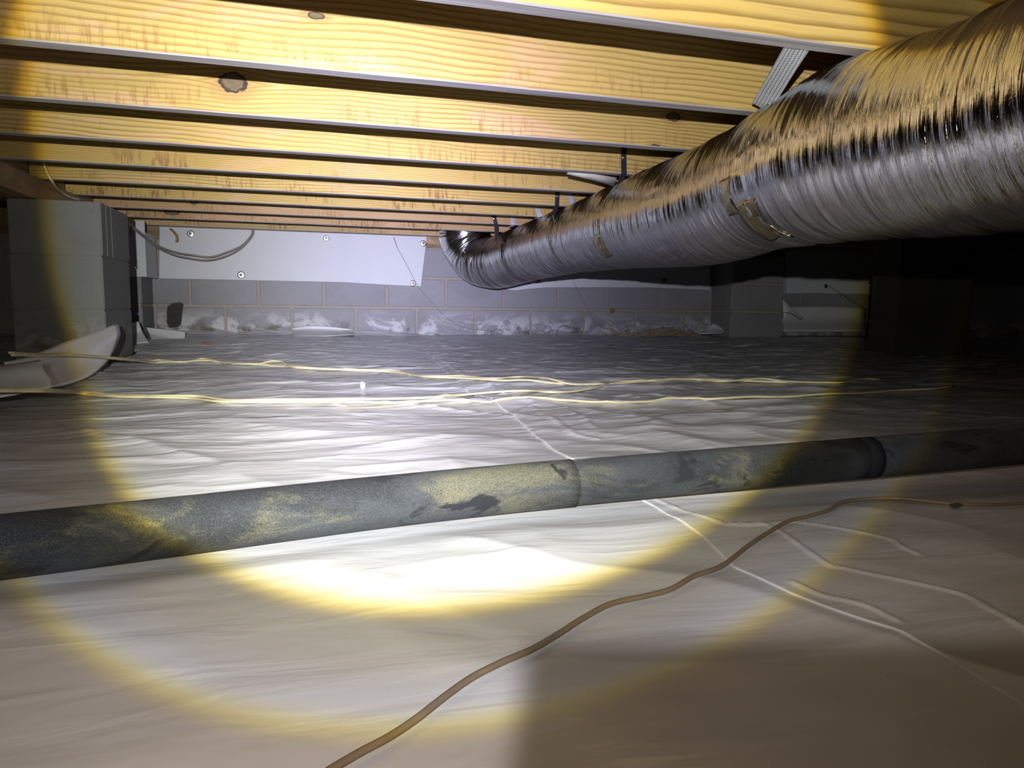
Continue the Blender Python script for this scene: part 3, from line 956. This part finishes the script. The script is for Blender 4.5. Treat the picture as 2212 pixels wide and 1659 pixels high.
# ------------------------------------------------------------------ straps that hang the duct
def ribbon(name, pts, wdir, width, th, mat, uv=False):
    P = [Vector(p) for p in pts]
    rows = []
    L = 0
    for i, p in enumerate(P):
        t = (P[min(i + 1, len(P) - 1)] - P[max(0, i - 1)]).normalized()
        wv = (Vector(wdir[i]) - t * Vector(wdir[i]).dot(t)).normalized()
        rows.append([p - wv * width / 2, p, p + wv * width / 2])
    me = grid_mesh(name, rows, False, th)
    if uv:
        lay = me.uv_layers.new(name='UVMap')
        for poly in me.polygons:
            for li in poly.loop_indices:
                co = me.vertices[me.loops[li].vertex_index].co
                best = min(range(len(P)), key=lambda i: (P[i] - co).length)
                t = (P[min(best + 1, len(P) - 1)] - P[max(0, best - 1)]).normalized()
                wv = (Vector(wdir[best]) - t * Vector(wdir[best]).dot(t)).normalized()
                lay.data[li].uv = ((co - P[best]).dot(wv) + .5, (P[best] - P[0]).length)
    return me
def strap(k, top_px, low_px, width, mat, label, band=True, screw=True, dark=True, depth_off=.040):
    yj = Y0 + k * DJ - .0035                    # nailed to the joist's near face
    edge = on_y(top_px[0], top_px[1], yj)
    top = edge + Vector((.004, 0, .035))
    yl = yj + .055
    s = s_at_y(yl)
    low = on_y(low_px[0], low_px[1], yl)
    knee = edge.lerp(low, .55)
    knee.y = min(knee.y, yj - .001) if knee.z > HJ else knee.y
    e = empty('hanger_strap', top)
    tag(e, label, 'strap', 'straps hanging the duct from the joists')
    at_edge = edge.lerp(low, max(0, min(1, (edge.z - HJ) / max(1e-4, edge.z - low.z))))
    at_edge.y = yj
    pts = [top, edge, at_edge, at_edge.lerp(low, .5), low]
    vec = Vector((1, .15, 0))
    me = ribbon('strap_end', [p - top for p in pts], [vec] * len(pts), width, .0018, mat)
    link('strap_end', me, mat, e)
    if screw:
        sc = on_y(top_px[0], top_px[1] + 5, yj - .003)
        bm = bmesh.new()
        bmesh.ops.create_uvsphere(bm, u_segments=10, v_segments=6, radius=.0065)
        for v in bm.verts:
            v.co = Vector((v.co.x, v.co.y * .5, v.co.z)) + (sc - top)
        ms = bpy.data.meshes.new('screw_head'); bm.to_mesh(ms); bm.free()
        link('screw_head', ms, M['steel'], e)['label'] = 'bright screw head'
    if band:
        i = int(round(s / LEN * NS))
        c = samp[i]
        # start angle where the hanging end meets the tube
        rel = low - c
        t, n, b = dfr[i]
        a0 = math.atan2(rel.dot(b), rel.dot(n))
        pb = [low] + [duct_pt(s, a0 + SGN * f * math.pi * 1.15 / 24, .0015) for f in range(1, 25)]
        me = ribbon('band', [p - top for p in pb], [t] * len(pb), width, .0015, mat)
        link('band', me, mat, e)
    return e
strap(3, (1347, 335), (1334, 405), .021, M['blackstrap'], 'black strap with a bright screw, nearest of the black ones on the duct')
strap(5, (1204, 418), (1194, 464), .021, M['blackstrap'], 'black strap on the duct, second of the black ones from the camera')
strap(7, (1067, 467), (1073, 512), .022, M['blackstrap'], 'farthest black strap, just before the duct turns up at its far end')
strap(3, (1452, 338), (1434, 360), .024, M['zinc'], 'pale galvanised strap leaning behind the duct near the first black strap', False, False)
strap(5, (1231, 420), (1229, 447), .024, M['zinc'], 'pale galvanised strap just right of the second black strap', False, False)
strap(6, (1160, 447), (1160, 472), .026, M['zinc'], 'pale galvanised strap between the two farther black straps', False, False)
strap(7, (1107, 470), (1103, 490), .026, M['zinc'], 'farthest pale galvanised strap, beside the last black strap', False, False)
# the wide woven strap near the camera, with a cut tail
yj = Y0 + .040
tl, trr = on_y(1694, 100, yj), on_y(1748, 106, yj)
bl, br = on_y(1625, 222, yj + .30), on_y(1660, 247, yj + .30)
wc = [(tl + trr) / 2 + Vector((0, 0, .03)), (tl + trr) / 2]
lowc = (bl + br) / 2
for f in (.25, .5, .75, 1.0):
    wc.append(wc[1].lerp(lowc, f))
e = empty('hanger_strap', wc[0])
tag(e, 'wide woven grey checked strap with a cut tail, hanging from the nearest joist', 'strap', 'straps hanging the duct from the joists')
wd_top, wd_low = (trr - tl), (br - bl)
rows = []
for i, p in enumerate(wc):
    f = max(0, i - 1) / 4
    hv = wd_top.lerp(wd_low, f) / 2
    rows.append([p - hv - wc[0], p - hv * .1 + Vector((0, -.003, .002)) - wc[0], p + hv - wc[0]])
rows = [spline(r, 2) for r in rows]
me = grid_mesh('woven_tail', rows, False, .0014)
lay = me.uv_layers.new(name='UVMap')
ax_ = (lowc - wc[1]).normalized()
for poly in me.polygons:
    for li in poly.loop_indices:
        co = me.vertices[me.loops[li].vertex_index].co + wc[0] - wc[1]
        al = co.dot(ax_)
        hv = wd_top.lerp(wd_low, min(1, max(0, al / (lowc - wc[1]).length)))
        lay.data[li].uv = (.5 + (co - ax_ * al).dot(hv.normalized()), al + .2)
link('woven_tail', me, M['woven'], e)
s_j = s_at_y(1.295)
i = int(round(s_j / LEN * NS))
pb = [duct_pt(s_j + .004 * math.sin(f), SGN * (math.radians(35) + f * math.radians(140) / 24), .0015) for f in range(25)]
link('cinched_band', ribbon('cinched_band', [p - wc[0] for p in pb], [dfr[i][0]] * 25, .020, .0015, M['foil']), M['steel'], e)['label'] = 'shiny cinched band round the duct joint'
# yellowed bits of tape on the foil, low on the camera side
duct_patch('foil_tape', s_j + .045, s_j + .135, SGN * math.radians(96), SGN * math.radians(126), .0010, M['gold'], 'yellowed foil tape', .03)
duct_patch('foil_tape', s_j - .055, s_j + .060, SGN * math.radians(118), SGN * math.radians(160), .0010, M['gold'], 'yellowed foil tape', .02)
s_k = s_at_y(2.38)
duct_patch('foil_tape', s_k - .05, s_k + .07, SGN * math.radians(108), SGN * math.radians(142), .0010, M['gold'], 'yellowed foil tape', .02)

# ------------------------------------------------------------------ black pipe on the sheet
pa = on_z(-420, 1226, .0310); p0 = on_z(0, 1181, .0310); p1 = on_z(1106, 1055, .0330); p2 = on_z(2212, 960, .060)
dirp = (p2 - p1).normalized()
ppts = [p0 + (p0 - p1).normalized() * 1.0, p0, p1, p2, p2 + dirp * 1.6]
pp = spline(ppts, 40)
def split_x(px):                               # index of the pipe point seen nearest a pixel column
    def colx(p):
        v = np.array(p) - np.array((0, 0, ZO))
        d = v @ AX_F
        return 1e9 if d < .05 else 1106 + FPX * (v @ AX_R) / d
    return min(range(len(pp)), key=lambda i: abs(colx(pp[i]) - px))
ia, ib, ic = split_x(1240), split_x(1838), split_x(1882)
P0 = pp[0].copy()
pe = empty('drain_pipe', P0)
tag(pe, 'mouldy black pipe lying across the white sheet in the foreground', 'pipe')
def sleeve(nm, pts, r, mat, lab=None, lip=.001):
    rr = [r] * len(pts)
    rr[0] = r - lip; rr[-1] = r - lip
    a = [pts[0] + (pts[1] - pts[0]).normalized() * .0] + pts
    rr = [r - .004] + [r] * len(pts)
    a[0] = pts[0] - (pts[1] - pts[0]).normalized() * .0005
    b = a + [pts[-1] + (pts[-1] - pts[-2]).normalized() * .0005]
    rr = rr + [r - .004]
    o = link(nm, tube_mesh(nm, [p - P0 for p in b], rr, 40), mat, pe)
    if lab:
        o['label'] = lab
    return o
def dense(a, b, n):
    return [a.lerp(b, i / n) for i in range(n + 1)]
sleeve('sleeve', pp[:ia + 1], .0290, M['pipe'])
sleeve('sleeve', [pp[ia] + (pp[ia + 1] - pp[ia]).normalized() * .002] + pp[ia + 1:ib + 1], .0280, M['pipe'])
sleeve('coupling', [pp[ib].lerp(pp[ib + 1], .1)] + pp[ib + 1:ic + 1], .0283, M['rubber'], 'smooth black coupling')
sleeve('sleeve', [pp[ic].lerp(pp[ic + 1], .1)] + pp[ic + 1:], .0280, M['pipe'])

# ------------------------------------------------------------------ cables
def floor_cable(name, px, r, mat, label, cat='cable', group=None, lift=.0, sub=6, dz=None):
    pts = []
    for q_ in px:
        x, y = q_[:2]
        if len(q_) == 3:
            pts.append(on_y(*q_))
            continue
        p = on_z(x, y, .01)
        for _ in range(4):
            z = gz(p.x, p.y) + r + lift + .0025
            p = on_z(x, y, z)
        pts.append(p)
    pts = spline(pts, sub)
    out = []
    for p in pts:
        z = gz(p.x, p.y) + r * .9
        out.append(Vector((p.x, p.y, max(p.z, z))))
    o0 = out[0].copy()
    o = link(name, tube_mesh(name, [p - o0 for p in out], r, 8), mat, None, o0)
    tag(o, label, cat, group)
    return o
GU = 'pairs of cream cable across the sheet'
floor_cable('cable', [(20, 762, 1.96), (80, 765, 2.10), (140, 764, 2.27), (200, 769, 2.47), (255, 773, 2.66), (330, 779), (400, 784), (440, 779), (520, 786), (600, 785), (640, 792), (720, 797), (800, 799), (860, 801), (900, 812), (1000, 812), (1060, 818), (1120, 814), (1180, 817), (1235, 830), (1300, 828)],
            .0030, M['cream'], 'upper strand of the cream cable pair nearest the back wall', 'cable', GU)
floor_cable('cable', [(25, 767, 1.95), (90, 768, 2.09), (150, 767, 2.26), (215, 772, 2.48), (270, 777, 2.66), (330, 783), (390, 785), (450, 783), (530, 789), (610, 791), (650, 795), (740, 799), (820, 802), (870, 806), (920, 814), (1010, 817), (1080, 822), (1140, 821), (1200, 828), (1300, 830), (1400, 824), (1500, 820), (1560, 824), (1640, 818), (1700, 824), (1780, 826), (1820, 826), (1860, 820), (1900, 819)],
            .0030, M['cream'], 'lower strand of the cream cable pair nearest the back wall, running on to the right', 'cable', GU)
floor_cable('cable', [(-40, 842, 1.66), (40, 842, 1.69), (110, 842, 1.75), (170, 847), (240, 853), (320, 855), (400, 855), (440, 857), (500, 865), (580, 863), (680, 863), (760, 862), (860, 861), (940, 858), (1000, 853), (1080, 846), (1140, 844), (1190, 847), (1240, 845), (1290, 836), (1340, 825), (1420, 821), (1480, 818), (1560, 821), (1620, 823), (1700, 826)],
            .0032, M['cream'], 'cream cable of the nearer pair that swings up to join the far pair', 'cable', GU)
floor_cable('cable', [(-40, 845, 1.65), (40, 845, 1.68), (110, 846, 1.74), (170, 850), (240, 856), (330, 858), (410, 860), (470, 867), (540, 868), (640, 868), (740, 868), (840, 870), (930, 866), (1000, 864), (1050, 868), (1120, 866), (1210, 864), (1310, 870), (1380, 868), (1470, 866), (1550, 861), (1620, 857), (1700, 857), (1780, 851), (1860, 849), (1940, 843), (2010, 840), (2060, 834)],
            .0032, M['cream'], 'cream cable of the nearer pair that stays low across the whole sheet', 'cable', GU)
floor_cable('cable', [(650, 1705), (720, 1659), (780, 1624), (840, 1592), (900, 1552), (960, 1505), (1020, 1463), (1085, 1430), (1150, 1402), (1205, 1370), (1260, 1335), (1320, 1304), (1400, 1286), (1450, 1272), (1500, 1244), (1560, 1222), (1615, 1180), (1660, 1150), (1705, 1125), (1750, 1114), (1790, 1102), (1822, 1084), (1870, 1078), (1930, 1076), (1980, 1080), (2060, 1088), (2140, 1090), (2212, 1087), (2330, 1082)],
            .0023, M['tan'], 'single tan cable winding across the sheet in the foreground', 'cable', None, 0.0, 8)
def hung(name, pts, r, mat, label, cat='cable', group=None, sub=8):
    P = spline([on_y(*p) for p in pts], sub)
    o0 = P[0].copy()
    o = link(name, tube_mesh(name, [p - o0 for p in P], r, 8), mat, None, o0)
    tag(o, label, cat, group)
    return o
hung('cable', [(200, 440, 3.92), (258, 463, 4.0), (275, 479, 4.1), (300, 500, 4.25), (340, 530, 4.45), (380, 545, 4.55), (415, 551, 4.62), (455, 555, 4.66), (490, 545, 4.70), (520, 532, 4.73), (538, 515, 4.75), (544, 506, 4.76), (545, 498, 4.768)], .0050, M['greycable'],
     'upper strand of the grey cable loop hanging before the foam board', 'cable', 'grey cables looping below the far joists')
hung('cable', [(200, 443, 3.91), (258, 466, 3.98), (275, 482, 4.08), (300, 504, 4.22), (340, 534, 4.42), (375, 550, 4.52), (405, 557, 4.58), (445, 562, 4.63), (480, 556, 4.67), (515, 540, 4.71), (537, 520, 4.74), (546, 507, 4.755), (548, 498, 4.766)], .0050, M['greycable'],
     'lower strand of the grey cable loop hanging before the foam board', 'cable', 'grey cables looping below the far joists')
hung('cable', [(93, 350, 3.085), (97, 361, 3.09), (103, 376, 3.10), (112, 391, 3.115), (122, 405, 3.20), (134, 416, 3.32), (150, 425, 3.40), (172, 432, 3.52)], .0050, M['whitecable'],
     'white cable dropping down the girder side above the block pier')
hung('thin_wire', [(850, 512, 4.55), (858, 535, 4.6), (872, 560, 4.65), (888, 590, 4.70), (905, 622, 4.76), (930, 650, 4.8), (960, 682, 4.81), (990, 702, 4.8), (1020, 711, 4.8), (1055, 714, 4.78), (1085, 723, 4.74), (1108, 731, 4.70)], .0013, M['thin'],
     'thin dark wire slanting down the foam board and wall, left of the duct', 'wire')
hung('thin_wire', [(1236, 596, 4.70), (1241, 612, 4.72), (1250, 630, 4.75), (1262, 655, 4.78), (1280, 688, 4.8), (1295, 712, 4.80), (1312, 724, 4.76)], .0012, M['thin'],
     'thin dark wire slanting down the wall from the middle of the duct', 'wire')
hung('thin_wire', [(1200, 728, 4.76), (1203, 715, 4.77), (1210, 706, 4.77), (1220, 703, 4.77), (1232, 707, 4.77), (1243, 717, 4.76), (1252, 726, 4.74)], .0024, M['thin'],
     'small grey wire hoop standing at the foot of the back wall', 'wire')
hung('thin_wire', [(1786, 615, 4.76), (1810, 630, 4.72), (1840, 648, 4.6), (1872, 668, 4.5), (1900, 684, 4.4)], .0018, M['thin'], 'thin dark wire sloping across the dim foam board at right', 'wire')
# white strip caught between two joists near the first black strap
p = [on_y(1228, 373, Y0 + 3 * DJ + .05), on_y(1280, 381, Y0 + 3 * DJ + .06), on_y(1332, 392, Y0 + 3 * DJ + .08)]
o0 = p[0].copy()
me = grid_mesh('white_strip', [[q_ - o0 + Vector((0, 0, .003 + .010 * f)), q_ - o0 + Vector((0, .02, -.002 - .012 * f))] for q_, f in zip(p, (0, .5, 1))], True, .002)
tag(link('white_strip', me, M['whitecable'], None, o0), 'white plastic strip tucked behind a joist beside the first black strap', 'strip')

# ------------------------------------------------------------------ small debris
def lump(name, p, r, mat, label, cat, sq=(1, 1, 1), seed=1):
    rnd = random.Random(seed)
    bm = bmesh.new()
    bmesh.ops.create_icosphere(bm, subdivisions=2, radius=r)
    for v in bm.verts:
        k = 1 + rnd.uniform(-.18, .18)
        v.co = Vector((v.co.x * sq[0] * k, v.co.y * sq[1] * k, v.co.z * sq[2] * k))
    me = bpy.data.meshes.new(name); bm.to_mesh(me); bm.free()
    return tag(link(name, me, mat, None, p), label, cat)
def on_sheet(x, y, r):
    p = on_z(x, y, .01)
    for _ in range(4):
        p = on_z(x, y, gz(p.x, p.y) + r)
    return p
lump('foam_crumb', on_sheet(783, 832, .008), .009, M['white'], 'small white foam crumb lying between the two cable pairs', 'crumb', (.8, .8, 1.1))
lump('leaf_scrap', on_sheet(446, 741, .004), .016, M['leaf'], 'red brown scrap of leaf near the left end of the wall', 'leaf', (1.2, .8, .25), 3)
lump('leaf_scrap', on_sheet(2065, 1092, .004), .006, M['hole'], 'tiny dark twig scrap by the tan cable at right', 'leaf', (1.5, .7, .5), 4)
lump('foam_dab', on_y(1322, 671, YW - .008), .020, M['dab'], 'amber dab of foam stuck on the back wall right of the middle', 'dab', (1.0, .5, 1.0), 5)
# curled brown sliver hanging from the last joist
P = spline([on_y(367, 494, 4.70), on_y(374, 500, 4.69), on_y(381, 509, 4.68), on_y(382, 519, 4.68), on_y(380, 522, 4.685)], 6)
o0 = P[0].copy()
me = ribbon('wood_sliver', [q_ - o0 for q_ in P], [Vector((1, .3, .2))] * len(P), .014, .002, M['bark'])
tag(link('wood_sliver', me, M['bark'], None, o0), 'curled brown sliver hanging from the last joist above the foam board', 'sliver')
# heap of straw and roots at the foot of the wall
rnd = random.Random(5)
vs, fs = [], []
for i in range(520):
    px = rnd.gauss(1410, 52)
    px = min(1500, max(1306, px))
    y = 4.80 - rnd.random() * .16
    hgt = .052 * math.exp(-((px - 1440) / 45) ** 2) + .012
    c = on_y(px, 716, y)
    c.z = float(base_z(np.array(y))) - .005 + rnd.random() * hgt
    L = rnd.uniform(.03, .11)
    a = rnd.gauss(0, .6)
    d = Vector((math.cos(a), math.sin(a) * .6, rnd.gauss(0, .25))).normalized()
    bow = Vector((0, 0, rnd.uniform(0, .02)))
    pts = [c - d * L / 2, c + bow, c + d * L / 2]
    r = rnd.uniform(.0012, .0034)
    base = len(vs)
    for k, pnt in enumerate(pts):
        for (ox, oz) in ((0, r), (r, -r), (-r, -r)):
            vs.append(pnt + Vector((ox * .5, ox, oz)))
    for k in range(2):
        for e_ in range(3):
            fs.append((base + k * 3 + e_, base + k * 3 + (e_ + 1) % 3, base + (k + 1) * 3 + (e_ + 1) % 3, base + (k + 1) * 3 + e_))
o0 = vs[0].copy()
tag(link('straw_heap', mesh('straw_heap', [v - o0 for v in vs], fs), M['straw'], None, o0), 'heap of dry straw and roots at the foot of the back wall', 'straw', None, 'stuff')
